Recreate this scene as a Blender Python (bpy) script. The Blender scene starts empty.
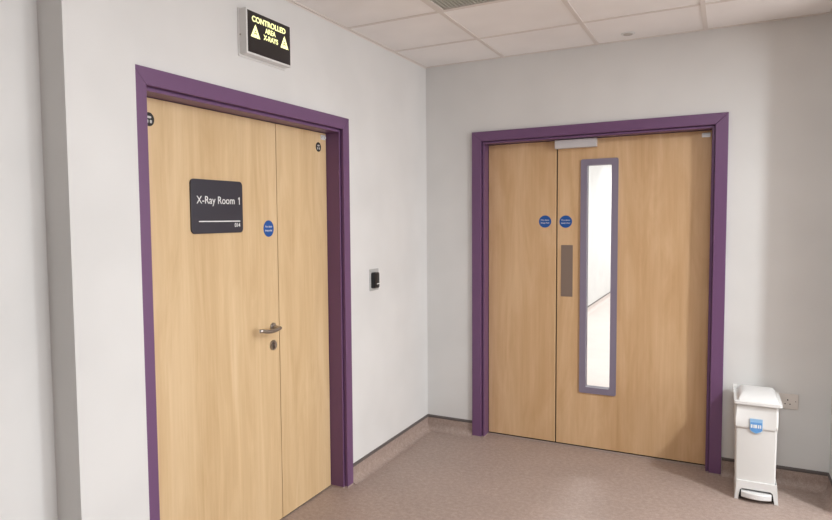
import bpy, bmesh, math, random
from mathutils import Vector, Matrix
random.seed(4)
S = bpy.context.scene
C = S.collection
PI = math.pi
H = 2.629          # ceiling height

# ------------------------------------------------------------------ materials
def lin(c):
    return tuple(((v/255)/12.92 if v/255 <= .04045 else ((v/255+.055)/1.055)**2.4) for v in c)

def mat(name, rgb, rough=.6, metal=0., spec=.5, emit=None, estr=0.):
    m = bpy.data.materials.new(name); m.use_nodes = True
    b = m.node_tree.nodes['Principled BSDF']
    b.inputs['Base Color'].default_value = (*lin(rgb), 1)
    b.inputs['Roughness'].default_value = rough
    b.inputs['Metallic'].default_value = metal
    b.inputs['Specular IOR Level'].default_value = spec
    if emit:
        b.inputs['Emission Color'].default_value = (*lin(emit), 1)
        b.inputs['Emission Strength'].default_value = estr
    return m

def noise(nt, scale, vec, detail=3, rough=.55, dist=0.):
    n = nt.nodes.new('ShaderNodeTexNoise')
    n.inputs['Scale'].default_value = scale
    n.inputs['Detail'].default_value = detail
    n.inputs['Roughness'].default_value = rough
    n.inputs['Distortion'].default_value = dist
    nt.links.new(vec, n.inputs['Vector'])
    return n.outputs['Fac']

def ramp(nt, fac, stops):
    r = nt.nodes.new('ShaderNodeValToRGB')
    e = r.color_ramp.elements
    while len(e) < len(stops): e.new(.5)
    for el, (p, c) in zip(e, stops):
        el.position = p; el.color = (*lin(c), 1)
    nt.links.new(fac, r.inputs['Fac'])
    return r.outputs['Color']

def mix(nt, a, b, fac, mode='MIX'):
    n = nt.nodes.new('ShaderNodeMix'); n.data_type = 'RGBA'; n.blend_type = mode
    if isinstance(fac, float): n.inputs[0].default_value = fac
    else: nt.links.new(fac, n.inputs[0])
    nt.links.new(a, n.inputs[6]); nt.links.new(b, n.inputs[7])
    return n.outputs[2]

def coords(nt, scale=(1, 1, 1), off=(0, 0, 0)):
    t = nt.nodes.new('ShaderNodeTexCoord')
    mp = nt.nodes.new('ShaderNodeMapping')
    mp.inputs['Scale'].default_value = scale
    mp.inputs['Location'].default_value = off
    nt.links.new(t.outputs['Object'], mp.inputs['Vector'])
    return mp.outputs['Vector']

def bump(nt, b, h, strength, dist=.002):
    n = nt.nodes.new('ShaderNodeBump')
    n.inputs['Strength'].default_value = strength
    n.inputs['Distance'].default_value = dist
    nt.links.new(h, n.inputs['Height']); nt.links.new(n.outputs['Normal'], b.inputs['Normal'])

def wood(name, dark, mid, light, off):
    m = mat(name, mid, .42, spec=.35); nt = m.node_tree; b = nt.nodes['Principled BSDF']
    bands = noise(nt, 6.5, coords(nt, (1, 1, .05), off), 2, .5, .3)
    fine = noise(nt, 60, coords(nt, (1, 1, .025), off), 4, .65)
    fig = noise(nt, 9, coords(nt, (1, 1, .14), (off[0]+3, off[1], off[2])), 4, .6, 1.2)
    c1 = ramp(nt, bands, [(.30, dark), (.5, mid), (.72, light)])
    c2 = ramp(nt, fine, [(.32, dark), (.55, mid), (.75, light)])
    c3 = ramp(nt, fig, [(.35, dark), (.5, mid), (.66, light)])
    c = mix(nt, mix(nt, c1, c2, .45), c3, .38)
    nt.links.new(c, b.inputs['Base Color'])
    bump(nt, b, fine, .05, .001)
    return m

def plaster(name, rgb):
    m = mat(name, rgb, .75, spec=.25); nt = m.node_tree; b = nt.nodes['Principled BSDF']
    big = noise(nt, 2.2, coords(nt), 2)
    lo = tuple(int(v*.975) for v in rgb)
    nt.links.new(ramp(nt, big, [(.35, lo), (.65, rgb)]), b.inputs['Base Color'])
    bump(nt, b, noise(nt, 170, coords(nt), 3), .08, .0015)
    return m

def vinyl(name, a, b_, c):
    m = mat(name, b_, .42, spec=.35); nt = m.node_tree; b = nt.nodes['Principled BSDF']
    b.inputs['Roughness'].default_value = .5
    sp = noise(nt, 260, coords(nt), 3, .7)
    mid = noise(nt, 42, coords(nt), 4, .7)
    big = noise(nt, 3.0, coords(nt), 3)
    c1 = ramp(nt, sp, [(.36, a), (.5, b_), (.66, c)])
    c2 = ramp(nt, mid, [(.34, a), (.5, b_), (.68, c)])
    c3 = ramp(nt, big, [(.3, tuple(int(v*.94) for v in b_)), (.7, tuple(min(255, int(v*1.04)) for v in b_))])
    nt.links.new(mix(nt, mix(nt, c1, c2, .45), c3, .35), b.inputs['Base Color'])
    bump(nt, b, sp, .08, .001)
    return m

M = {}
M['wall'] = plaster('wall_paint', (228, 227, 225))
M['ceiling_tile'] = plaster('ceiling_tile', (250, 247, 245))
M['grid'] = mat('ceiling_grid_paint', (226, 219, 213), .5)
M['oak_a'] = wood('oak_veneer_pale', (203, 170, 126), (219, 189, 146), (233, 206, 167), (0, 0, 0))
M['oak_b'] = wood('oak_veneer_warm', (198, 158, 114), (214, 177, 135), (229, 196, 156), (7, 3, 1))
M['lit_lip'] = mat('oak_lit_lipping', (225, 190, 145), .5)
M['purple'] = mat('purple_gloss_paint', (113, 79, 116), .38, spec=.45)
M['lilac'] = mat('lilac_grey_metal', (133, 124, 142), .4, spec=.5)
M['floor'] = vinyl('speckled_vinyl', (134, 115, 106), (168, 149, 139), (202, 184, 174))
M['floor_overlit'] = vinyl('overlit_vinyl', (205, 192, 186), (218, 206, 200), (228, 217, 211))  # corridor's overexposed light put into a lighter copy of the vinyl
M['bead'] = mat('sealant', (176, 157, 148), .6)
M['cap'] = mat('grey_capping', (98, 91, 89), .5)
M['black'] = mat('black_plastic', (26, 25, 27), .35)
M['gap_dark'] = mat('gap_shade_black', (18, 15, 13), .8)  # near-black for the shade in the door gaps
M['dark'] = mat('dark_void', (52, 50, 47), .9)
M['plaque'] = mat('charcoal_plaque', (55, 53, 63), .35)
M['white_ink'] = mat('white_ink', (238, 238, 236), .5)
M['grey_ink'] = mat('grey_ink', (205, 203, 200), .5)
M['blue'] = mat('blue_vinyl', (18, 82, 158), .4)
M['steel'] = mat('satin_steel', (178, 172, 166), .32, 1.0)
M['steel_dk'] = mat('brushed_plate', (141, 124, 113), .45, .35)
M['silver'] = mat('silver_cover', (214, 211, 212), .4, .25)
M['bright'] = mat('bright_nickel', (228, 228, 230), .3, .2)
M['white_plastic'] = mat('white_plastic', (226, 225, 223), .4)
M['white_body'] = mat('white_bin', (222, 221, 218), .42)
M['liner'] = mat('white_liner', (225, 224, 221), .55)
M['lightblue'] = mat('light_blue_print', (150, 192, 230), .45)
M['midblue'] = mat('mid_blue_print', (98, 156, 216), .45)
M['grey_plate'] = mat('grey_plate', (186, 186, 184), .5)
M['socket'] = mat('socket_plastic', (226, 219, 212), .4)
M['sensor_grey'] = mat('sensor_grey', (190, 184, 178), .5)
M['vent'] = mat('vent_aluminium', (205, 205, 194), .5)
M['glow'] = mat('sign_glow', (240, 240, 190), .5, emit=(238, 238, 160), estr=1.0)
M['panel_black'] = mat('sign_black', (38, 33, 34), .3)
M['diffuser'] = mat('light_diffuser', (240, 240, 238), .5, emit=(255, 252, 246), estr=1.5)

def glass_mat():
    m = bpy.data.materials.new('clear_glass'); m.use_nodes = True; nt = m.node_tree
    nt.nodes.remove(nt.nodes['Principled BSDF'])
    out = nt.nodes['Material Output']
    tr = nt.nodes.new('ShaderNodeBsdfTransparent'); tr.inputs[0].default_value = (.97, .975, .97, 1)
    gl = nt.nodes.new('ShaderNodeBsdfGlossy'); gl.inputs['Roughness'].default_value = .02
    fr = nt.nodes.new('ShaderNodeFresnel'); fr.inputs[0].default_value = 1.45
    mx = nt.nodes.new('ShaderNodeMixShader')
    nt.links.new(fr.outputs[0], mx.inputs[0]); nt.links.new(tr.outputs[0], mx.inputs[1])
    nt.links.new(gl.outputs[0], mx.inputs[2]); nt.links.new(mx.outputs[0], out.inputs[0])
    return m
M['glass'] = glass_mat()

# ------------------------------------------------------------------ mesh helpers
def BM(): return bmesh.new()

def box(bm, x0, x1, y0, y1, z0, z1, bev=0., seg=2):
    t = bmesh.new()
    bmesh.ops.create_cube(t, size=1)
    for v in t.verts:
        v.co = Vector(((x0+x1)/2+v.co.x*(x1-x0), (y0+y1)/2+v.co.y*(y1-y0), (z0+z1)/2+v.co.z*(z1-z0)))
    if bev > 0:
        bmesh.ops.bevel(t, geom=t.edges[:], offset=bev, segments=seg, affect='EDGES', profile=.5)
    join(bm, t)

def join(bm, t, mx=None):
    if mx: t.transform(mx)
    me = bpy.data.meshes.new('tmp'); t.to_mesh(me); t.free()
    bm.from_mesh(me); bpy.data.meshes.remove(me)

def extrude_poly(bm, pts, depth, mx=None, bev=0.):
    """pts in local (u,v), extruded along +w by depth; mx maps (u,v,w) to the room"""
    t = bmesh.new()
    vs = [t.verts.new((u, v, 0)) for u, v in pts]
    f = t.faces.new(vs)
    r = bmesh.ops.extrude_face_region(t, geom=[f])
    tv = [g for g in r['geom'] if isinstance(g, bmesh.types.BMVert)]
    for v in tv: v.co.z += depth
    bmesh.ops.recalc_face_normals(t, faces=t.faces[:])
    if bev > 0:
        ed = [e for e in t.edges if all(abs(v.co.z-depth) < 1e-7 for v in e.verts)]
        bmesh.ops.bevel(t, geom=ed, offset=bev, segments=2, affect='EDGES', profile=.5)
    join(bm, t, mx)

def rrect(u0, u1, v0, v1, r, n=6):
    p = []
    for cx, cy, a in ((u1-r, v1-r, 0), (u0+r, v1-r, 90), (u0+r, v0+r, 180), (u1-r, v0+r, 270)):
        for k in range(n+1):
            t = math.radians(a+90*k/n); p.append((cx+r*math.cos(t), cy+r*math.sin(t)))
    return p

def disc_pts(cu, cv, r, n=32):
    return [(cu+r*math.cos(2*PI*k/n), cv+r*math.sin(2*PI*k/n)) for k in range(n)]

def face_left(x):   # (u,v,w) -> plane parallel to the left wall, u runs along +y, w out into the room
    return Matrix(((0, 0, 1, x), (1, 0, 0, 0), (0, 1, 0, 0), (0, 0, 0, 1)))
def face_back(y):   # u along +x, v up, w out into the room (-y)
    return Matrix(((1, 0, 0, 0), (0, 0, -1, y), (0, 1, 0, 0), (0, 0, 0, 1)))

def ring(bm, outer, inner, depth, mx):
    """frame between two outlines with equal point counts"""
    t = bmesh.new(); n = len(outer)
    L = [[t.verts.new((u, v, w)) for u, v in pts] for pts, w in ((outer, 0), (outer, depth), (inner, depth), (inner, 0))]
    for a in range(4):
        A, B = L[a], L[(a+1) % 4]
        for k in range(n):
            t.faces.new((A[k], A[(k+1) % n], B[(k+1) % n], B[k]))
    bmesh.ops.recalc_face_normals(t, faces=t.faces[:])
    join(bm, t, mx)

def tube(bm, pts, rad, n=14, cap=True):
    t = bmesh.new(); rings = []
    pts = [Vector(p) for p in pts]
    rads = rad if isinstance(rad, (list, tuple)) else [rad]*len(pts)
    ref = None
    for i, p in enumerate(pts):
        d = (pts[min(i+1, len(pts)-1)]-pts[max(i-1, 0)]).normalized()
        if ref is None:
            ref = d.orthogonal().normalized()
        ref = (ref-d*ref.dot(d)).normalized(); o = d.cross(ref)
        rings.append([t.verts.new(p+(ref*math.cos(2*PI*k/n)+o*math.sin(2*PI*k/n))*rads[i]) for k in range(n)])
    for A, B in zip(rings, rings[1:]):
        for k in range(n): t.faces.new((A[k], A[(k+1) % n], B[(k+1) % n], B[k]))
    if cap: t.faces.new(rings[0][::-1]); t.faces.new(rings[-1])
    bmesh.ops.recalc_face_normals(t, faces=t.faces[:])
    join(bm, t)

def lathe(bm, prof, mx, n=36):
    """prof: (radius, w) pairs round local w axis"""
    t = bmesh.new(); R = []
    for r, w in prof:
        R.append([t.verts.new((r*math.cos(2*PI*k/n), r*math.sin(2*PI*k/n), w)) for k in range(n)])
    for A, B in zip(R, R[1:]):
        for k in range(n): t.faces.new((A[k], A[(k+1) % n], B[(k+1) % n], B[k]))
    t.faces.new(R[0][::-1]); t.faces.new(R[-1])
    bmesh.ops.recalc_face_normals(t, faces=t.faces[:])
    join(bm, t, mx)

def loft(bm, sections, cap=True):
    """sections: lists of equal-length closed 3D outlines"""
    t = bmesh.new(); R = [[t.verts.new(p) for p in s] for s in sections]; n = len(R[0])
    for A, B in zip(R, R[1:]):
        for k in range(n): t.faces.new((A[k], A[(k+1) % n], B[(k+1) % n], B[k]))
    if cap: t.faces.new(R[0][::-1]); t.faces.new(R[-1])
    bmesh.ops.recalc_face_normals(t, faces=t.faces[:])
    join(bm, t)

def text(bm, s, size, cu, cv, mx, w=0., depth=.0006, align='CENTER', sx=1., bold=0.):
    cu_ = bpy.data.curves.new('t', 'FONT'); cu_.body = s; cu_.size = size
    cu_.align_x = align; cu_.align_y = 'CENTER'; cu_.extrude = depth; cu_.offset = bold
    o = bpy.data.objects.new('t', cu_); C.objects.link(o)
    bpy.context.view_layer.update()
    dg = bpy.context.evaluated_depsgraph_get()
    me = bpy.data.meshes.new_from_object(o.evaluated_get(dg))
    t = bmesh.new(); t.from_mesh(me)
    bpy.data.objects.remove(o); bpy.data.curves.remove(cu_); bpy.data.meshes.remove(me)
    t.transform(mx @ Matrix.Translation((cu, cv, w+depth)) @ Matrix.Diagonal((sx, 1, 1, 1)))
    join(bm, t)

def world_loc(o):
    v = Vector((0, 0, 0))
    while o is not None: v += o.location; o = o.parent
    return v

def obj(name, bm, m, parent=None, origin=None, smooth=False):
    me = bpy.data.meshes.new(name)
    bm.normal_update()
    if origin is None:
        if parent is not None: origin = world_loc(parent)
        else: origin = Vector((0, 0, 0))
    origin = Vector(origin)
    bmesh.ops.translate(bm, verts=bm.verts[:], vec=-origin)
    bm.to_mesh(me); bm.free()
    for k in (m if isinstance(m, list) else [m]): me.materials.append(M[k])
    if smooth:
        for p in me.polygons: p.use_smooth = True
        me.set_sharp_from_angle(angle=math.radians(35))
    o = bpy.data.objects.new(name, me); C.objects.link(o)
    if parent is not None:
        o.parent = parent; o.location = origin-world_loc(parent)
    else: o.location = origin
    return o

def tag(o, label=None, cat=None, group=None, kind=None):
    if label: o['label'] = label
    if cat: o['category'] = cat
    if group: o['group'] = group
    if kind: o['kind'] = kind
    return o

def thing(name, loc, label, cat, group=None, kind=None):
    o = bpy.data.objects.new(name, None); C.objects.link(o); o.location = loc
    o.empty_display_size = .1
    return tag(o, label, cat, group, kind)

def struct(name, bm, m, label, cat, parent=None):
    return tag(obj(name, bm, m, parent), label, cat, kind='structure')

# ------------------------------------------------------------------ room shell
ZT = H+.12
YB, XR = -12., 6.2            # far ends of the space behind and to the right of the camera
AX, AY = -.087, -2.99         # plane of the near left wall, and the near end of the pier
PX, PY = .0375, -2.699        # pier face and its far end

# left doorset (outer architrave) and back doorset
LY0, LY1, LZT = -2.697, -1.143, 2.122
BX0, BX1, BZT = .349, 1.896, 2.144
AW, INS, DEP, ATH = .066, .017, .090, .020   # architrave width, step, leaf depth, thickness
LIN = AW+INS

bm = BM(); box(bm, -.6, XR, YB, .13, -.1, 0)
floor = struct('floor', bm, 'floor', 'speckled pinkish brown vinyl floor', 'floor')

bm = BM()
box(bm, -.15, 0, PY, LY0+.03, 0, ZT); box(bm, -.15, 0, LY1-.03, 0, 0, ZT); box(bm, -.15, 0, LY0+.03, LY1-.03, LZT-.03, ZT)
struct('wall_left', bm, 'wall', 'white painted left wall round the purple framed door', 'wall')
bm = BM(); box(bm, -.25, PX, AY, PY, 0, ZT)
struct('wall_left_pier', bm, 'wall', 'white wall pier left of the purple door, with a grey shaded end face', 'wall')
bm = BM(); box(bm, -.25, AX, YB, AY, 0, ZT)
struct('wall_near_left', bm, 'wall', 'pale wall strip at the far left edge, set back behind the pier', 'wall')
bm = BM()
box(bm, -.15, BX0+.03, 0, .15, 0, ZT); box(bm, BX1-.03, 2.42, 0, .15, 0, ZT); box(bm, BX0+.03, BX1-.03, 0, .15, BZT-.03, ZT)
struct('wall_back', bm, 'wall', 'white painted back wall round the corridor double door', 'wall')
bm = BM(); box(bm, 2.42, XR, -.335, .15, 0, ZT)
struct('wall_right', bm, 'wall', 'white wall return at the right edge beside the bin', 'wall')
WY_0, WY_1, WZ_0, WZ_1 = -4.0, -.6, .6, 2.3
bm = BM(); box(bm, XR, XR+.15, YB, WY_0, 0, ZT); box(bm, XR, XR+.15, WY_1, .15, 0, ZT)
box(bm, XR, XR+.15, WY_0, WY_1, 0, WZ_0); box(bm, XR, XR+.15, WY_0, WY_1, WZ_1, ZT)
struct('wall_far_right', bm, 'wall', 'white end wall out of view to the right', 'wall')
bm = BM(); box(bm, -.25, XR+.15, YB-.15, YB, 0, ZT)
struct('wall_behind', bm, 'wall', 'white wall behind the viewer', 'wall')

fill_win = tag(thing('added_window', (XR, (WY_0+WY_1)/2, WZ_0), 'added window for fill daylight in the end wall, out of view to the right', 'window'), kind='structure')  # unseen opening, added to brighten the ceiling and left wall
bm = BM()
for k in range(5):
    y = WY_0+(WY_1-WY_0-.05)*k/4; box(bm, XR+.04, XR+.09, y, y+.05, WZ_0, WZ_1)
box(bm, XR+.04, XR+.09, WY_0, WY_1, WZ_0, WZ_0+.05); box(bm, XR+.04, XR+.09, WY_0, WY_1, WZ_1-.05, WZ_1)
obj('added_window_frame', bm, 'white_plastic', fill_win)

# corridor seen through the vision panel
CX0, CX1, CY1 = -.03, 2.3, 13.5
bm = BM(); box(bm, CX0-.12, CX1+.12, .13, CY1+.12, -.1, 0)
struct('floor_corridor', bm, 'floor_overlit', 'overexposed vinyl floor of the corridor seen through the glass panel', 'floor')
bm = BM(); box(bm, CX0-.12, CX0, .15, CY1, 0, ZT)
struct('wall_corridor_left', bm, 'wall', 'bright white corridor wall seen through the glass panel', 'wall')
bm = BM(); box(bm, CX1, CX1+.12, .15, CY1, 0, ZT)
struct('wall_corridor_right', bm, 'wall', 'right wall of the corridor behind the double door', 'wall')
bm = BM(); box(bm, CX0-.12, CX1+.12, CY1, CY1+.12, 0, ZT)
struct('wall_corridor_end', bm, 'wall', 'end wall of the corridor behind the double door', 'wall')
bm = BM(); box(bm, CX0, CX1, .15, CY1, H, H+.05)
struct('ceiling_corridor', bm, 'ceiling_tile', 'ceiling of the corridor behind the double door', 'ceiling')

# ceiling tiles in a 600 mm grid
TX, TY, TP = .568, -.524, .6
vent_cell = (0, 1)                                  # cell right of line TX, second from the back wall row
fill_lights = [((2, 4), 1.0), ((2, 2), 1.0), ((5, 3), 1.0)]
light_cells = {c for c, _ in fill_lights}
def cell(i, j): return TX+TP*i, TX+TP*(i+1), TY-TP*(j+1), TY-TP*j
bm = BM(); x_lo, x_hi = -.087, XR
for i in range(-2, 10):
    for j in range(-1, 20):
        if (i, j) == vent_cell or (i, j) in light_cells: continue
        x0, x1, y0, y1 = cell(i, j)
        x0, x1, y0, y1 = max(x0, x_lo), min(x1, x_hi), max(y0, YB), min(y1, 0)
        if x1-x0 < .01 or y1-y0 < .01: continue
        box(bm, x0, x1, y0, y1, H+.004, H+.03)
ceiling = struct('ceiling', bm, 'ceiling_tile', 'suspended ceiling of off-white square tiles', 'ceiling')
bm = BM()
for i in range(0, 10):
    x = TX+TP*i
    if x < XR: box(bm, x-.012, x+.012, YB, 0, H, H+.02)
for j in range(0, 20):
    y = TY-TP*j
    box(bm, x_lo, XR, y-.012, y+.012, H+.0006, H+.02)
g = obj('ceiling_grid', bm, 'grid', ceiling)
bm = BM()                                           # wall angle along the walls
box(bm, .0, .014, PY, 0, H-.001, H+.012); box(bm, 0, .0015, PY, 0, H-.008, H)
box(bm, .014, 2.42, -.014, 0, H-.001, H+.012)
tag(obj('trim_1', bm, 'grid'), 'thin white edge trim where ceiling meets the walls', 'trim', kind='structure')

# coved skirting with a grey capping
def skirt_prof():
    p = [(0, 0), (.05, 0), (.05, .0012)]
    for k in range(0, 9):
        a = math.radians(90*k/8); p.append((.05-.047*math.sin(a), .0012+.047*(1-math.cos(a))))
    p += [(.003, .095), (0, .095)]
    return p
def cap_prof(): return [(0, .092), (.0055, .092), (.0068, .098), (.005, .109), (.002, .111), (0, .111)]
def skirting(name, a, b, nrm, label, m='floor'):
    a, b, nrm = Vector(a), Vector(b), Vector(nrm)
    def build(prof):
        t = BM(); loft(t, [[e+nrm*u+Vector((0, 0, v)) for u, v in prof] for e in (a, b)]); return t
    o = tag(obj(name, build(skirt_prof()), m, None, a), label, 'skirting', kind='structure')
    obj('capping', build(cap_prof()), 'cap', o)
    return o
skirting('baseboard_left', (0, LY1+.001, 0), (0, 0, 0), (1, 0, 0), 'coved vinyl skirting on the left wall, from purple frame to room corner')
skirting('baseboard_back', (0, 0, 0), (BX0-.001, 0, 0), (0, -1, 0), 'short coved skirting between room corner and corridor door frame')
skirting('baseboard_right', (BX1+.001, 0, 0), (2.42, 0, 0), (0, -1, 0), 'coved skirting on the back wall behind the bin')
skirting('baseboard_return', (2.42, 0, 0), (2.42, -.335, 0), (-1, 0, 0), 'coved skirting on the wall return at the right edge')
skirting('baseboard_pier', (PX, AY, 0), (PX, PY, 0), (1, 0, 0), 'coved skirting along the pier left of the purple door')
skirting('baseboard_corridor', (CX0, .2, 0), (CX0, CY1, 0), (1, 0, 0), 'skirting along the corridor wall seen through the glass', 'floor_overlit')

# ------------------------------------------------------------------ doorsets
def doorset_frame(root, mx, u0, u1, zt, wall_t=.15):
    """u = horizontal along the wall, v = up, w = out of the wall"""
    w0, w1 = -wall_t, 0.
    a = BM()                                       # mitred architrave, three lengths in one frame
    def leg(pts): extrude_poly(a, pts, ATH, mx, .003)
    FZ = .010
    leg([(u0, FZ), (u0+AW, FZ), (u0+AW, zt-AW), (u0, zt)])
    leg([(u1, FZ), (u1, zt), (u1-AW, zt-AW), (u1-AW, FZ)])
    leg([(u0, zt), (u0+AW, zt-AW), (u1-AW, zt-AW), (u1, zt)])
    obj('architrave', a, 'purple', root)
    l = BM()
    mw = mx @ Matrix.Translation((0, 0, w0))
    q = AW-.01
    for pts in ([(u0+q-.028, FZ), (u0+LIN, FZ), (u0+LIN, zt-LIN), (u0+q-.028, zt-LIN)],
                [(u1-LIN, FZ), (u1-q+.028, FZ), (u1-q+.028, zt-LIN), (u1-LIN, zt-LIN)],
                [(u0+q-.028, zt-LIN), (u1-q+.028, zt-LIN), (u1-q+.028, zt-q+.028), (u0+q-.028, zt-q+.028)]):
        extrude_poly(l, pts, wall_t-.008, mw)
    g = AW+.005                                     # rebated edge: leaves a narrow groove beside the architrave
    me_ = mx @ Matrix.Translation((0, 0, -.0085))
    for pts in ([(u0+g, FZ), (u0+LIN, FZ), (u0+LIN, zt-LIN), (u0+g, zt-g)],
                [(u1-LIN, FZ), (u1-g, FZ), (u1-g, zt-g), (u1-LIN, zt-LIN)],
                [(u0+LIN, zt-LIN), (u1-LIN, zt-LIN), (u1-g, zt-g), (u0+g, zt-g)]):
        extrude_poly(l, pts, .0095, me_, .0015)
    obj('door_lining', l, 'purple', root)
    for p0, p1 in ((u0+.001, u0+LIN-.001), (u1-LIN+.001, u1-.001)):
        c = BM(); extrude_poly(c, [(p0, 0), (p1, 0), (p1, FZ), (p0, FZ)], wall_t-.012, mx @ Matrix.Translation((0, 0, -wall_t+.01)))
        extrude_poly(c, [(p0+.001, 0), (p0+AW-.002, 0), (p0+AW-.002, FZ), (p0+.001, FZ)] if p0 < (u0+u1)/2 else [(p1-AW+.002, 0), (p1-.001, 0), (p1-.001, FZ), (p1-AW+.002, FZ)], ATH+.001, mx @ Matrix.Translation((0, 0, -.002)))
        obj('sealant_bead', c, 'bead', root)
    s = BM()                                       # stop behind the leaves
    ms = mx @ Matrix.Translation((0, 0, -.149))
    i0, i1, it = u0+LIN, u1-LIN, zt-LIN
    for pts in ([(i0, 0), (i0+.018, 0), (i0+.018, it), (i0, it)], [(i1-.018, 0), (i1, 0), (i1, it), (i1-.018, it)],
                [(i0+.018, it-.018), (i1-.018, it-.018), (i1-.018, it), (i0+.018, it)]):
        extrude_poly(s, pts, .149-DEP-.046, ms)
    obj('door_stop', s, 'purple', root)

LT = .044
# --- X-ray room door in the left wall
FL = face_left(0)
d1 = thing('door_1', (0, (LY0+LY1)/2, 0), 'pale oak door and a half in purple frame on the left wall', 'door', kind='structure')
doorset_frame(d1, FL, LY0, LY1, LZT)
seamL = -1.702
lx1 = -.083; lx0 = lx1-LT
yi0, yi1 = LY0+LIN+.003, LY1-LIN-.003
ztl = LZT-LIN-.003
def strip(name, parent, *b):
    t = BM(); box(t, *b); return obj(name, t, 'gap_dark', parent)  # dark strip standing in for the shade in a door gap
t = BM(); box(t, lx0, lx1, yi0, seamL-.0025, .008, ztl, .0015)
leafA = tag(obj('door_leaf', t, 'oak_a', d1), 'wide oak leaf with lever handle')
t = BM(); box(t, lx0, lx1, seamL+.0025, yi1, .008, ztl, .0015)
leafB = tag(obj('door_leaf', t, 'oak_a', d1), 'narrow oak leaf without handle')
strip('gap_shade_strip', leafB, lx0+.004, lx1-.014, seamL-.002, seamL+.002, .01, ztl-.002)
strip('gap_shade_strip', leafA, lx0+.01, lx1-.008, yi0, yi1, .0005, .0075)

# lever handle on round rose, and a lock cylinder below it
hy, hz = -1.758, 1.016
t = BM()
mr = Matrix.Translation((lx1, hy, hz)) @ Matrix.Rotation(PI/2, 4, 'Y')
lathe(t, [(.0, 0), (.0225, 0), (.0225, .006), (.021, .008), (.011, .009), (.0098, .012), (.0, .0122)], mr)
pts = []
for k in range(5): pts.append((lx1+.008+.030*k/4, hy, hz))
for k in range(1, 7):
    a = math.radians(90*k/6); pts.append((lx1+.038+.015*math.sin(a), hy-.015*(1-math.cos(a)), hz-.001*k/6))
for k in range(1, 13):
    q = k/12; pts.append((lx1+.053-.006*q*q, hy-.015-.130*q, hz-.001-.007*math.sin(q*PI)+.006*q*q))
e = pts[-1]
for k in range(1, 5):
    a = math.radians(60*k/4); pts.append((e[0]-.014*(1-math.cos(a)), e[1]-.014*math.sin(a), e[2]))
tube(t, pts, .0095)
obj('lever_handle', t, 'steel', leafA, smooth=True)
t = BM()
mr = Matrix.Translation((lx1, hy-.002, hz-.091)) @ Matrix.Rotation(PI/2, 4, 'Y')
lathe(t, [(.0, 0), (.026, 0), (.026, .006), (.024, .009), (.0, .0092)], mr)
cyl = obj('lock_escutcheon', t, 'steel', leafA, smooth=True)
t = BM(); box(t, lx1+.009, lx1+.019, hy-.007, hy+.003, hz-.107, hz-.076, .003)
obj('thumb_turn', t, 'steel_dk', leafA)

def corner_plate(parent, mx, cu, cv, w=.046, h=.026):
    t = BM(); extrude_poly(t, rrect(cu-w/2, cu+w/2, cv-h/2, cv+h/2, .004), .003, mx, .0006)
    extrude_poly(t, disc_pts(cu-w*.3, cv, .006, 16), .009, mx)
    extrude_poly(t, disc_pts(cu+w*.3, cv, .006, 16), .009, mx)
    return t
ML = face_left(lx1)
obj('holding_plate', corner_plate(leafB, ML, yi1-.032, ztl-.024), 'bright', leafB)

# --- corridor door in the back wall
FB = face_back(0)
d2 = thing('door_2', ((BX0+BX1)/2, 0, 0), 'warm oak door and a half with tall glass panel in purple frame on the back wall', 'door', kind='structure')
doorset_frame(d2, FB, BX0, BX1, BZT)
seamB = .906
ly0 = DEP; ly1 = DEP+LT
xi0, xi1 = BX0+LIN+.003, BX1-LIN-.003
ztb = BZT-LIN-.003
t = BM(); box(t, xi0, seamB-.0045, ly0, ly1, .018, ztb, .0015)
leafC = tag(obj('door_leaf', t, 'oak_b', d2), 'narrow plain oak leaf')
t = BM(); box(t, seamB-.0105, seamB-.0044, ly0-.0006, ly0+.014, .019, ztb-.001)  # lipping strip with the lit edge's highlight put into its lighter colour
obj('lit_edge_lipping', t, 'lit_lip', leafC)
VX0, VX1, VZ0, VZ1 = 1.059, 1.290, .382, 1.926       # vision panel frame, outer
VF = .040
gx0, gx1, gz0, gz1 = VX0+VF, VX1-VF, VZ0+VF, VZ1-VF
t = BM(); xa = seamB+.0045
hx0, hx1, hz0, hz1 = gx0-.012, gx1+.012, gz0-.012, gz1+.012
lf = bmesh.new()
us, vs_ = [xa, hx0, hx1, xi1], [.018, hz0, hz1, ztb]
grid = {}
for wi, w in enumerate((ly0, ly1)):
    for a, u in enumerate(us):
        for b, v in enumerate(vs_): grid[a, b, wi] = lf.verts.new((u, w, v))
for a in range(3):
    for b in range(3):
        if (a, b) == (1, 1): continue
        for wi in (0, 1):
            lf.faces.new([grid[a, b, wi], grid[a+1, b, wi], grid[a+1, b+1, wi], grid[a, b+1, wi]])
def side(p, q): lf.faces.new([grid[(*p, 0)], grid[(*q, 0)], grid[(*q, 1)], grid[(*p, 1)]])
for a in range(3): side((a, 0), (a+1, 0)); side((a, 3), (a+1, 3)); side((0, a), (0, a+1)); side((3, a), (3, a+1))
side((1, 1), (2, 1)); side((1, 2), (2, 2)); side((1, 1), (1, 2)); side((2, 1), (2, 2))
bmesh.ops.recalc_face_normals(lf, faces=lf.faces[:])
join(t, lf)
leafD = tag(obj('door_leaf', t, 'oak_b', d2), 'wide oak leaf with tall glass panel')
strip('gap_shade_strip', leafD, seamB-.0035, seamB+.004, ly0+.016, ly1-.004, .01, ztb-.002)
strip('gap_shade_strip', leafD, xi0, xi1, ly0+.012, ly1-.008, .0082, .0175)
t = BM(); box(t, BX0+LIN, BX1-LIN, ly0-.002, ly1+.01, 0, .008, .002)
obj('threshold', t, 'bead', d2)
t = BM()
ring(t, rrect(VX0, VX1, VZ0, VZ1, .012), rrect(gx0, gx1, gz0, gz1, .008), .009, face_back(ly0))
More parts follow.
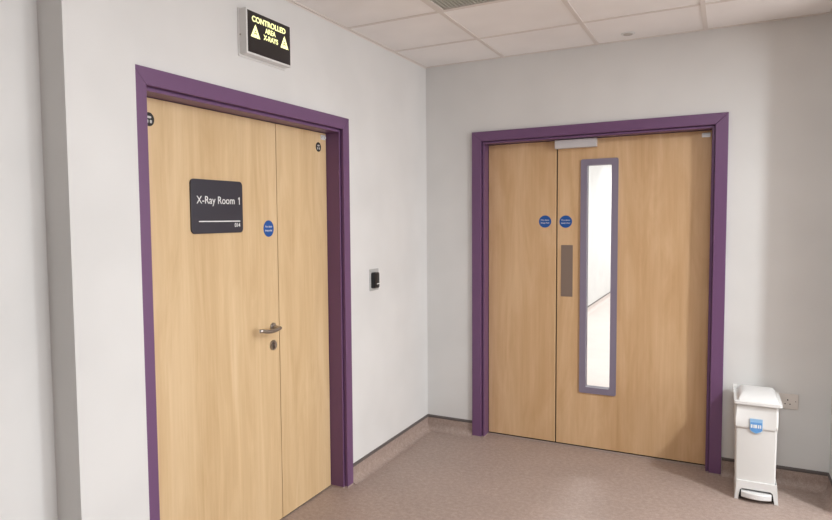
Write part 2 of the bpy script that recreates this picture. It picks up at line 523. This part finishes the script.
ring(t, rrect(VX0, VX1, VZ0, VZ1, .012), rrect(gx0, gx1, gz0, gz1, .008), .009, face_back(ly1+.009))
ring(t, rrect(gx0-.0118, gx1+.0118, gz0-.0118, gz1+.0118, .008), rrect(gx0, gx1, gz0, gz1, .008), LT, face_back(ly1))
obj('vision_frame', t, 'lilac', leafD)
t = BM(); box(t, gx0, gx1, (ly0+ly1)/2-.003, (ly0+ly1)/2+.003, gz0, gz1)
obj('glass_pane', t, 'glass', leafD)
MB_ = face_back(ly0)
t = BM(); extrude_poly(t, rrect(.935, 1.011, 1.02, 1.365, .003), .002, MB_, .0006)
obj('push_plate', t, 'steel_dk', leafD)
t = BM(); box(t, .899, 1.160, ly0-.046, ly0, 2.002, ztb-.001, .002)
obj('door_closer', t, 'silver', leafD)
obj('holding_plate', corner_plate(leafD, MB_, xi1-.03, ztb-.026), 'bright', leafD)

# ------------------------------------------------------------------ signs on the doors
def disc_sign(mx, cu, cv, r, label, origin):
    root_bm = BM(); extrude_poly(root_bm, disc_pts(cu, cv, r, 40), .0012, mx)
    o = tag(obj('fire_door_sign', root_bm, 'blue', None, origin), label, 'sign', 'round blue fire door signs')
    for s_, dv in (('Fire door', .010), ('keep shut', -.009)):
        t = BM(); text(t, s_, .0145, cu, cv+dv, mx, .0012, .0003); obj('lettering', t, 'white_ink', o)
    return o
disc_sign(ML, -1.776, 1.511, .041, 'round blue fire door sign right of the charcoal X-Ray plaque', (lx1, -1.776, 1.511))
disc_sign(MB_, .828, 1.523, .041, 'round blue fire door sign on the narrow leaf of the corridor door', (.828, ly0, 1.523))
disc_sign(MB_, .964, 1.521, .041, 'round blue fire door sign on the glazed leaf, above the push plate', (.964, ly0, 1.521))

def hinge_disc(cu, cv, r, label):
    t = BM(); extrude_poly(t, disc_pts(cu, cv, r, 32), .0012, ML)
    o = tag(obj('pictogram_disc', t, 'black', None, (lx1, cu, cv)), label, 'sign', 'small black pictogram discs')
    t = BM(); m2 = ML @ Matrix.Translation((0, 0, .0012))
    k = r/.028
    extrude_poly(t, rrect(cu-.015*k, cu-.004*k, cv-.015*k, cv-.002*k, .003), .0004, m2)
    extrude_poly(t, rrect(cu+.004*k, cu+.015*k, cv-.015*k, cv-.002*k, .003), .0004, m2)
    extrude_poly(t, rrect(cu-.012*k, cu+.012*k, cv+.004*k, cv+.013*k, .004), .0004, m2)
    obj('pictogram', t, 'grey_ink', o)
hinge_disc(-2.530, 1.952, .027, 'black pictogram disc at the top left of the X-ray door, partly behind the frame')
hinge_disc(-1.309, 1.955, .026, 'black pictogram disc at the top right of the X-ray door, on the narrow leaf')

# X-Ray Room 1 plaque
PY0, PY1, PZ0, PZ1 = -2.318, -1.980, 1.497, 1.732
pl = thing('room_sign', (lx1, (PY0+PY1)/2, PZ0), 'charcoal plaque reading X-Ray Room 1 on the pale oak door', 'sign')
t = BM(); extrude_poly(t, rrect(PY0, PY1, PZ0, PZ1, .02), .008, ML, .0015)
obj('plaque', t, 'plaque', pl)
mp = ML; PW = PY1-PY0; PH = PZ1-PZ0
t = BM()
text(t, 'X-Ray Room', .0475, PY0+.095*PW, PZ1-.385*PH, mp, .008, .0003, 'LEFT', sx=1.0, bold=.0001)
def numeral_one(bm, u, v, h, mx):
    w = h*.15
    extrude_poly(bm, [(u, v), (u, v+h), (u-w*.8, v+h), (u-h*.32, v+h*.80), (u-h*.32, v+h*.67), (u-w, v+h*.83), (u-w, v)], .0006, mx)
MP8 = mp @ Matrix.Translation((0, 0, .008))
obj('lettering', t, 'white_ink', pl)
t = BM(); numeral_one(t, PY0+.935*PW, PZ1-.385*PH-.0155, .0335, MP8)
obj('numeral', t, 'white_ink', pl)
t = BM()
text(t, '014', .026, PY0+.935*PW, PZ1-.855*PH, mp, .008, .0003, 'RIGHT', bold=.0005)
obj('room_number', t, 'white_ink', pl)
t = BM(); extrude_poly(t, [(PY0+.13*PW, PZ1-.785*PH), (PY0+.935*PW, PZ1-.785*PH), (PY0+.935*PW, PZ1-.765*PH), (PY0+.13*PW, PZ1-.765*PH)], .0006, mp @ Matrix.Translation((0, 0, .008)))
obj('rule_line', t, 'white_ink', pl)

# illuminated warning box above the door
WY0, WY1, WZ0, WZ1, WD = -2.075, -1.737, 2.288, 2.487, .045
wb = thing('warning_light_box', (0, (WY0+WY1)/2, WZ0), 'lit black sign box reading controlled area X-rays, above the left door', 'sign')
t = BM(); extrude_poly(t, rrect(WY0, WY1, WZ0, WZ1, .006), WD, face_left(0), .002)
obj('housing', t, 'white_plastic', wb)
t = BM(); extrude_poly(t, rrect(WY0-.006, WY1+.006, WZ0-.008, WZ1+.004, .006), .008, face_left(-.002), .002)
obj('back_plate', t, 'white_plastic', wb)
FW = face_left(WD); e_ = .009
a0, a1, c0, c1 = WY0+e_, WY1-e_, WZ0+e_, WZ1-e_
t = BM(); extrude_poly(t, [(a0, c0), (a1, c0), (a1, c1), (a0, c1)], .0008, FW)
obj('face_panel', t, 'panel_black', wb)
FW2 = face_left(WD+.0008); aw, ch = a1-a0, c1-c0
t = BM()
text(t, 'CONTROLLED', .0345, a0+.49*aw, c1-.175*ch, FW2, 0, .0003, sx=1.12, bold=.0009)
obj('lit_lettering', t, 'glow', wb)
t = BM(); text(t, 'AREA', .0315, a0+.515*aw, c1-.355*ch, FW2, 0, .0003, sx=1, bold=.0008)
obj('lit_lettering', t, 'glow', wb)
t = BM(); text(t, 'X-RAYS', .0315, a0+.525*aw, c1-.53*ch, FW2, 0, .0003, sx=1.02, bold=.0008)
obj('lit_lettering', t, 'glow', wb)
for k, (f0, f1) in enumerate(((.065, .275), (.755, .955))):
    um, vt, vb = a0+(f0+f1)/2*aw, c1-.29*ch, c1-.615*ch
    u0, u1 = a0+f0*aw, a0+f1*aw
    t = BM(); extrude_poly(t, [(u0, vb), (u1, vb), (um, vt)], .0004, FW2)
    tri = obj('warning_triangle', t, 'glow', wb)
    t = BM(); f3 = face_left(WD+.0012)
    cu, cv = um, vb+(vt-vb)*.36
    extrude_poly(t, disc_pts(cu, cv, .0022, 12), .0003, f3)
    for s in range(3):
        A = math.radians(90+120*s)
        fan = [(cu+.0034*math.cos(A-.5), cv+.0034*math.sin(A-.5)), (cu+.010*math.cos(A-.5), cv+.010*math.sin(A-.5)),
               (cu+.0108*math.cos(A), cv+.0108*math.sin(A)), (cu+.010*math.cos(A+.5), cv+.010*math.sin(A+.5)), (cu+.0034*math.cos(A+.5), cv+.0034*math.sin(A+.5))]
        extrude_poly(t, fan, .0003, f3)
    obj('symbol', t, 'panel_black', tri)
t = BM(); tube(t, [(.012, WY0-.003, 2.372), (.012, WY0+.002, 2.372)], .004)
obj('fixing_screw', t, 'steel', wb)

# card reader on the left wall
cr = thing('card_reader', (0, -.826, 1.11), 'black card reader on grey plate on the left wall, right of the purple frame', 'card reader')
t = BM(); extrude_poly(t, rrect(-.884, -.772, 1.112, 1.246, .003), .007, face_left(-.002), .001)
obj('back_plate', t, 'grey_plate', cr)
t = BM(); extrude_poly(t, rrect(-.872, -.806, 1.128, 1.226, .012), .026, face_left(.005), .006)
obj('reader_body', t, 'black', cr, smooth=True)
t = BM(); extrude_poly(t, rrect(-.846, -.810, 1.152, 1.158, .0025), .0012, face_left(.0306), 0)
obj('indicator_bar', t, 'white_ink', cr)

# double socket on the back wall, half hidden by the bin
so = thing('wall_socket', (2.197, 0, .445), 'white plug socket low on the back wall, right of the bin', 'socket')
SF = face_back(0)
t = BM(); extrude_poly(t, rrect(2.123, 2.269, .447, .533, .004), .009, SF, .002)
obj('face_plate', t, 'socket', so)
m9 = face_back(-.009)
for cx in (2.158, 2.218):
    t = BM()
    for du, dv, w, h in ((0, .012, .005, .009), (-.0115, -.011, .007, .005), (.0115, -.011, .007, .005)):
        extrude_poly(t, [(cx+du-w/2, .487+dv-h/2), (cx+du+w/2, .487+dv-h/2), (cx+du+w/2, .487+dv+h/2), (cx+du-w/2, .487+dv+h/2)], .0003, m9)
    obj('pin_holes', t, 'black', so)
for cx in (2.136, 2.256):
    t = BM(); extrude_poly(t, disc_pts(cx, .493, .0028, 14), .0004, m9)
    obj('fixing_screw', t, 'steel_dk', so)

# sensor in the ceiling, by the back wall
cs = thing('ceiling_sensor', (1.366, -.155, H+.004), 'small round sensor in the ceiling tile above the corridor door', 'sensor')
md = Matrix.Translation((1.366, -.155, H+.0045)) @ Matrix.Rotation(PI, 4, 'X')
t = BM(); lathe(t, [(.0, 0), (.04, 0), (.040, .003), (.036, .005), (.0, .0052)], md)
obj('bezel', t, 'white_plastic', cs, smooth=True)
t = BM(); lathe(t, [(.0, .0045), (.026, .0045), (.025, .009), (.018, .0105), (.0, .011)], md)
obj('sensor_lens', t, 'sensor_grey', cs, smooth=True)

# ventilation grille filling one ceiling tile
vx0, vx1, vy0, vy1 = cell(*vent_cell)
ve = thing('ceiling_vent', ((vx0+vx1)/2, (vy0+vy1)/2, H), 'grey egg-crate vent grille in the ceiling at the top edge', 'vent')
t = BM()
o_ = [(vx0+.013, vy0+.013), (vx1-.013, vy0+.013), (vx1-.013, vy1-.013), (vx0+.013, vy1-.013)]
i_ = [(vx0+.03, vy0+.03), (vx1-.03, vy0+.03), (vx1-.03, vy1-.03), (vx0+.03, vy1-.03)]
ring(t, o_, i_, .012, Matrix.Translation((0, 0, H-.002)))
obj('vent_frame', t, 'grid', ve)
t = BM(); n = 28
for k in range(1, n):
    x = vx0+.03+(vx1-vx0-.06)*k/n; box(t, x-.0017, x+.0017, vy0+.03, vy1-.03, H+.001, H+.008)
    y = vy0+.03+(vy1-vy0-.06)*k/n; box(t, vx0+.03, vx1-.03, y-.0017, y+.0017, H+.0012, H+.008)
tag(obj('grille', t, 'vent', ve), 'fine grey lattice')
t = BM(); box(t, vx0+.012, vx1-.012, vy0+.012, vy1-.012, H+.07, H+.08)
obj('backing', t, 'dark', ve)

# ------------------------------------------------------------------ pedal bin
BXL, BXR, BYF, BYB = 1.960, 2.154, -.327, -.045
bn = thing('pedal_bin', ((BXL+BXR)/2, (BYF+BYB)/2, 0), 'slim white pedal bin with blue label standing by the back wall', 'bin')
def rr3(x0, x1, y0, y1, z, r, n=5): return [(u, v, z) for u, v in rrect(x0, x1, y0, y1, r, n)]
t = BM()
loft(t, [rr3(BXL+.003, BXR-.004, BYF+.001, BYB-.004, .085, .010), rr3(BXL+.001, BXR-.002, BYF+.001, BYB-.002, .30, .010), rr3(BXL, BXR, BYF, BYB, .528, .012)])
obj('bin_body', t, 'white_body', bn, smooth=True)
# base: skirt with an arched opening for the pedal
bx0, bx1, by0, by1 = 1.962, 2.165, -.334, -.03
t = BM()
def foot_front(y, th):
    pts = [(bx0, 0), (bx0+.018, 0), (bx0+.026, .055), (bx0+.036, .064), (bx1-.036, .064), (bx1-.026, .055), (bx1-.018, 0), (bx1, 0), (bx1-.008, .108), (bx0+.008, .108)]
    extrude_poly(t, pts, th, face_back(y), .0015)
foot_front(by0+.012, .012)
foot_front(by1, .012)
loft(t, [[(bx0, by0+.01, 0), (bx0+.012, by0+.01, 0), (bx0+.018, by0+.01, .108), (bx0+.008, by0+.01, .108)],
         [(bx0, by1-.01, 0), (bx0+.012, by1-.01, 0), (bx0+.018, by1-.01, .108), (bx0+.008, by1-.01, .108)]])
loft(t, [[(bx1, by0+.01, 0), (bx1-.012, by0+.01, 0), (bx1-.018, by0+.01, .108), (bx1-.008, by0+.01, .108)],
         [(bx1, by1-.01, 0), (bx1-.012, by1-.01, 0), (bx1-.018, by1-.01, .108), (bx1-.008, by1-.01, .108)]])
box(t, bx0+.009, bx1-.009, by0+.007, by1-.004, .1, .108, .002)
obj('bin_base', t, 'white_plastic', bn)
t = BM(); box(t, bx0+.018, bx1-.018, by0+.03, by0+.034, .004, .09)  # black sheet stands in for the shade inside the pedal opening
obj('pedal_recess_shade', t, 'black', bn)
t = BM()
pp = []
for k in range(13):
    s = -1+2*k/12; pp.append(((bx0+bx1)/2+.070*s, by0-.012-.020*(1-s*s)))
sec = []
for z, ins in ((.021, .004), (.025, 0), (.048, 0), (.053, .004)):
    sec.append([(x*(1)+0, y+ins, z) for x, y in pp]+[((bx0+bx1)/2+.070, by0+.029, z), ((bx0+bx1)/2-.070, by0+.029, z)])
loft(t, sec)
obj('pedal', t, 'white_plastic', bn)
# liner folded over the rim
t = BM(); secs = []; random.seed(11)
base = rrect(BXL-.0015, BXR+.0015, BYF-.0015, BYB+.0015, .013, 6); N = len(base)
cxm, cym = (BXL+BXR)/2, (BYF+BYB)/2
drop = [.008*math.sin(k*.9)+.006*math.sin(k*2.3+1) for k in range(N)]
for j, (z, g_) in enumerate(((.532, 0), (.49, .001), (.45, .0022), (.415, .0016), (.400, .0002))):
    s = []
    for k, (u, v) in enumerate(base):
        du, dv = u-cxm, v-cym; L = math.hypot(du, dv)
        gg = g_+(.0016*math.sin(k*1.7+j*1.1) if j else 0)+(.006*math.sin(PI*(j/4)) if u < BXL+.01 else 0)
        s.append((u+du/L*gg, v+(-1 if dv < 0 else 1)*gg*.8, z+(drop[k] if j >= 3 else 0)))
    secs.append(s)
loft(t, secs, cap=False)
ln = obj('bin_liner', t, 'liner', bn, smooth=True)
md_ = ln.modifiers.new('thickness', 'SOLIDIFY'); md_.thickness = .001
# lid: rim tray and tapered hood
t = BM()
loft(t, [rr3(1.952, 2.169, -.342, -.028, .529, .010), rr3(1.949, 2.172, -.346, -.026, .531, .009),
         rr3(1.949, 2.172, -.346, -.026, .545, .009), rr3(1.951, 2.170, -.343, -.03, .547, .009),
         rr3(1.968, 2.156, -.332, -.04, .548, .010), rr3(1.972, 2.153, -.322, -.05, .560, .010),
         rr3(1.983, 2.142, -.285, -.070, .574, .010), rr3(1.992, 2.133, -.255, -.09, .580, .010), rr3(2.01, 2.115, -.22, -.12, .583, .010)])
obj('lid', t, 'white_plastic', bn, smooth=True)
t = BM(); box(t, 1.944, 1.954, -.15, -.03, .542, .568, .003); box(t, 1.953, 1.968, -.06, -.03, .542, .568, .003)
obj('lid_hinge', t, 'white_plastic', bn)
# blue shield label
lb_y = BYF-.007
t = BM(); mlab = face_back(lb_y); lu, lv = 2.056, .378
extrude_poly(t, [(lu-.029, .455), (lu-.029, .394), (lu-.020, .385), (lu, lv-.003), (lu+.020, .385), (lu+.029, .394), (lu+.029, .455)], .0008, mlab)
lab = tag(obj('shield_label', t, 'lightblue', bn), 'blue shield sticker')
t = BM(); m1 = face_back(lb_y-.0008)
extrude_poly(t, [(lu-.027, .436), (lu-.027, .395), (lu-.019, .387), (lu, lv), (lu+.019, .387), (lu+.027, .395), (lu+.027, .436)], .0003, m1)
obj('label_field', t, 'midblue', lab)
t = BM(); m1 = face_back(lb_y-.0011)
for u, w in ((-.021, .008), (-.010, .006), (-.001, .009), (.011, .006), (.020, .005)):
    extrude_poly(t, rrect(lu+u-w/2, lu+u+w/2, .405, .424, .0015, 2), .0003, m1)
obj('label_marks', t, 'white_ink', lab)

# ------------------------------------------------------------------ lamps
def area(name, loc, size, power, col=(.93, .975, 1), shape='SQUARE', spread=PI):
    l = bpy.data.lights.new(name, 'AREA'); l.shape = shape; l.size = size; l.energy = power; l.color = col; l.spread = spread
    o = bpy.data.objects.new(name, l); C.objects.link(o); o.location = loc
    return o
def fill_luminaire(cell_, power, label):  # unseen ceiling panels, added as fill for walls and doors
    x0, x1, y0, y1 = cell(*cell_)
    cx, cy = (x0+x1)/2, (y0+y1)/2
    th = thing('added_fill_panel', (cx, cy, H), label, 'ceiling light', 'added square fill lights out of view')
    t = BM()
    ring(t, [(x0+.013, y0+.013), (x1-.013, y0+.013), (x1-.013, y1-.013), (x0+.013, y1-.013)],
         [(x0+.03, y0+.03), (x1-.03, y0+.03), (x1-.03, y1-.03), (x0+.03, y1-.03)], .014, Matrix.Translation((0, 0, H+.001)))
    obj('light_frame', t, 'grid', th)
    t = BM(); box(t, x0+.03, x1-.03, y0+.03, y1-.03, H+.008, H+.014)
    obj('diffuser', t, 'diffuser', th)
    area('fill_lamp', (cx, cy, H-.002), .52, power)
fill_luminaire((2, 2), 9, 'added fill panel in the ceiling between viewer and back wall')
fill_luminaire((2, 4), 7, 'added fill panel in the ceiling above the viewer')
fill_luminaire((5, 3), 12, 'added fill panel in the ceiling to the right of the viewer')
# round downlight round the corner to the right: its light throws the slanting shadows
dl = thing('downlight', (3.62, -1.52, H+.004), 'round downlight in the ceiling, out of view to the right', 'ceiling light')
t = BM(); lathe(t, [(.0, 0), (.12, 0), (.12, .004), (.112, .007), (.0, .0072)], Matrix.Translation((3.62, -1.52, H+.004)) @ Matrix.Rotation(PI, 4, 'X'))
obj('downlight_trim', t, 'diffuser', dl)
area('downlight_lamp', (3.62, -1.52, H-.004), .2, 60, shape='DISK')
for y in (2.5, 5.5, 8.5, 11.5):
    area('corridor_lamp', (1.1, y, H-.005), .6, 44, col=(.95, .98, 1))

dw = area('added_daylight', (XR+.14, (WY_0+WY_1)/2, (WZ_0+WZ_1)/2), 1, 113, col=(.95, .972, 1), shape='RECTANGLE')  # fill lamp set in the added opening
dw.data.size = WY_1-WY_0; dw.data.size_y = WZ_1-WZ_0
dw.rotation_euler = Matrix(((0, 0, 1), (1, 0, 0), (0, 1, 0))).to_euler()
w = bpy.data.worlds.new('World'); S.world = w; w.use_nodes = True
w.node_tree.nodes['Background'].inputs[0].default_value = (.8, .8, .8, 1)
w.node_tree.nodes['Background'].inputs[1].default_value = .05

# ------------------------------------------------------------------ camera
yaw, pitch, roll, f = -.51464333, -.06092681, -.01210584, 651.31666
fw = Vector((math.sin(yaw)*math.cos(pitch), math.cos(yaw)*math.cos(pitch), math.sin(pitch)))
r = Vector((math.cos(yaw), -math.sin(yaw), 0)); u = r.cross(fw)
r2 = r*math.cos(roll)+u*math.sin(roll); u2 = -r*math.sin(roll)+u*math.cos(roll)
cam = bpy.data.cameras.new('camera'); cam.sensor_width = 36; cam.sensor_fit = 'HORIZONTAL'
cam.lens = f*36/832; cam.shift_x = 58.6/832; cam.clip_start = .02
co = bpy.data.objects.new('camera', cam); C.objects.link(co)
co.matrix_world = Matrix(((r2.x, u2.x, -fw.x, 1.892), (r2.y, u2.y, -fw.y, -4.3767), (r2.z, u2.z, -fw.z, 1.547), (0, 0, 0, 1)))
S.camera = co
S.view_settings.view_transform = 'Standard'; S.view_settings.look = 'None'
S.view_settings.gamma = 1; S.view_settings.exposure = 0.24; S.view_settings.use_curve_mapping = False
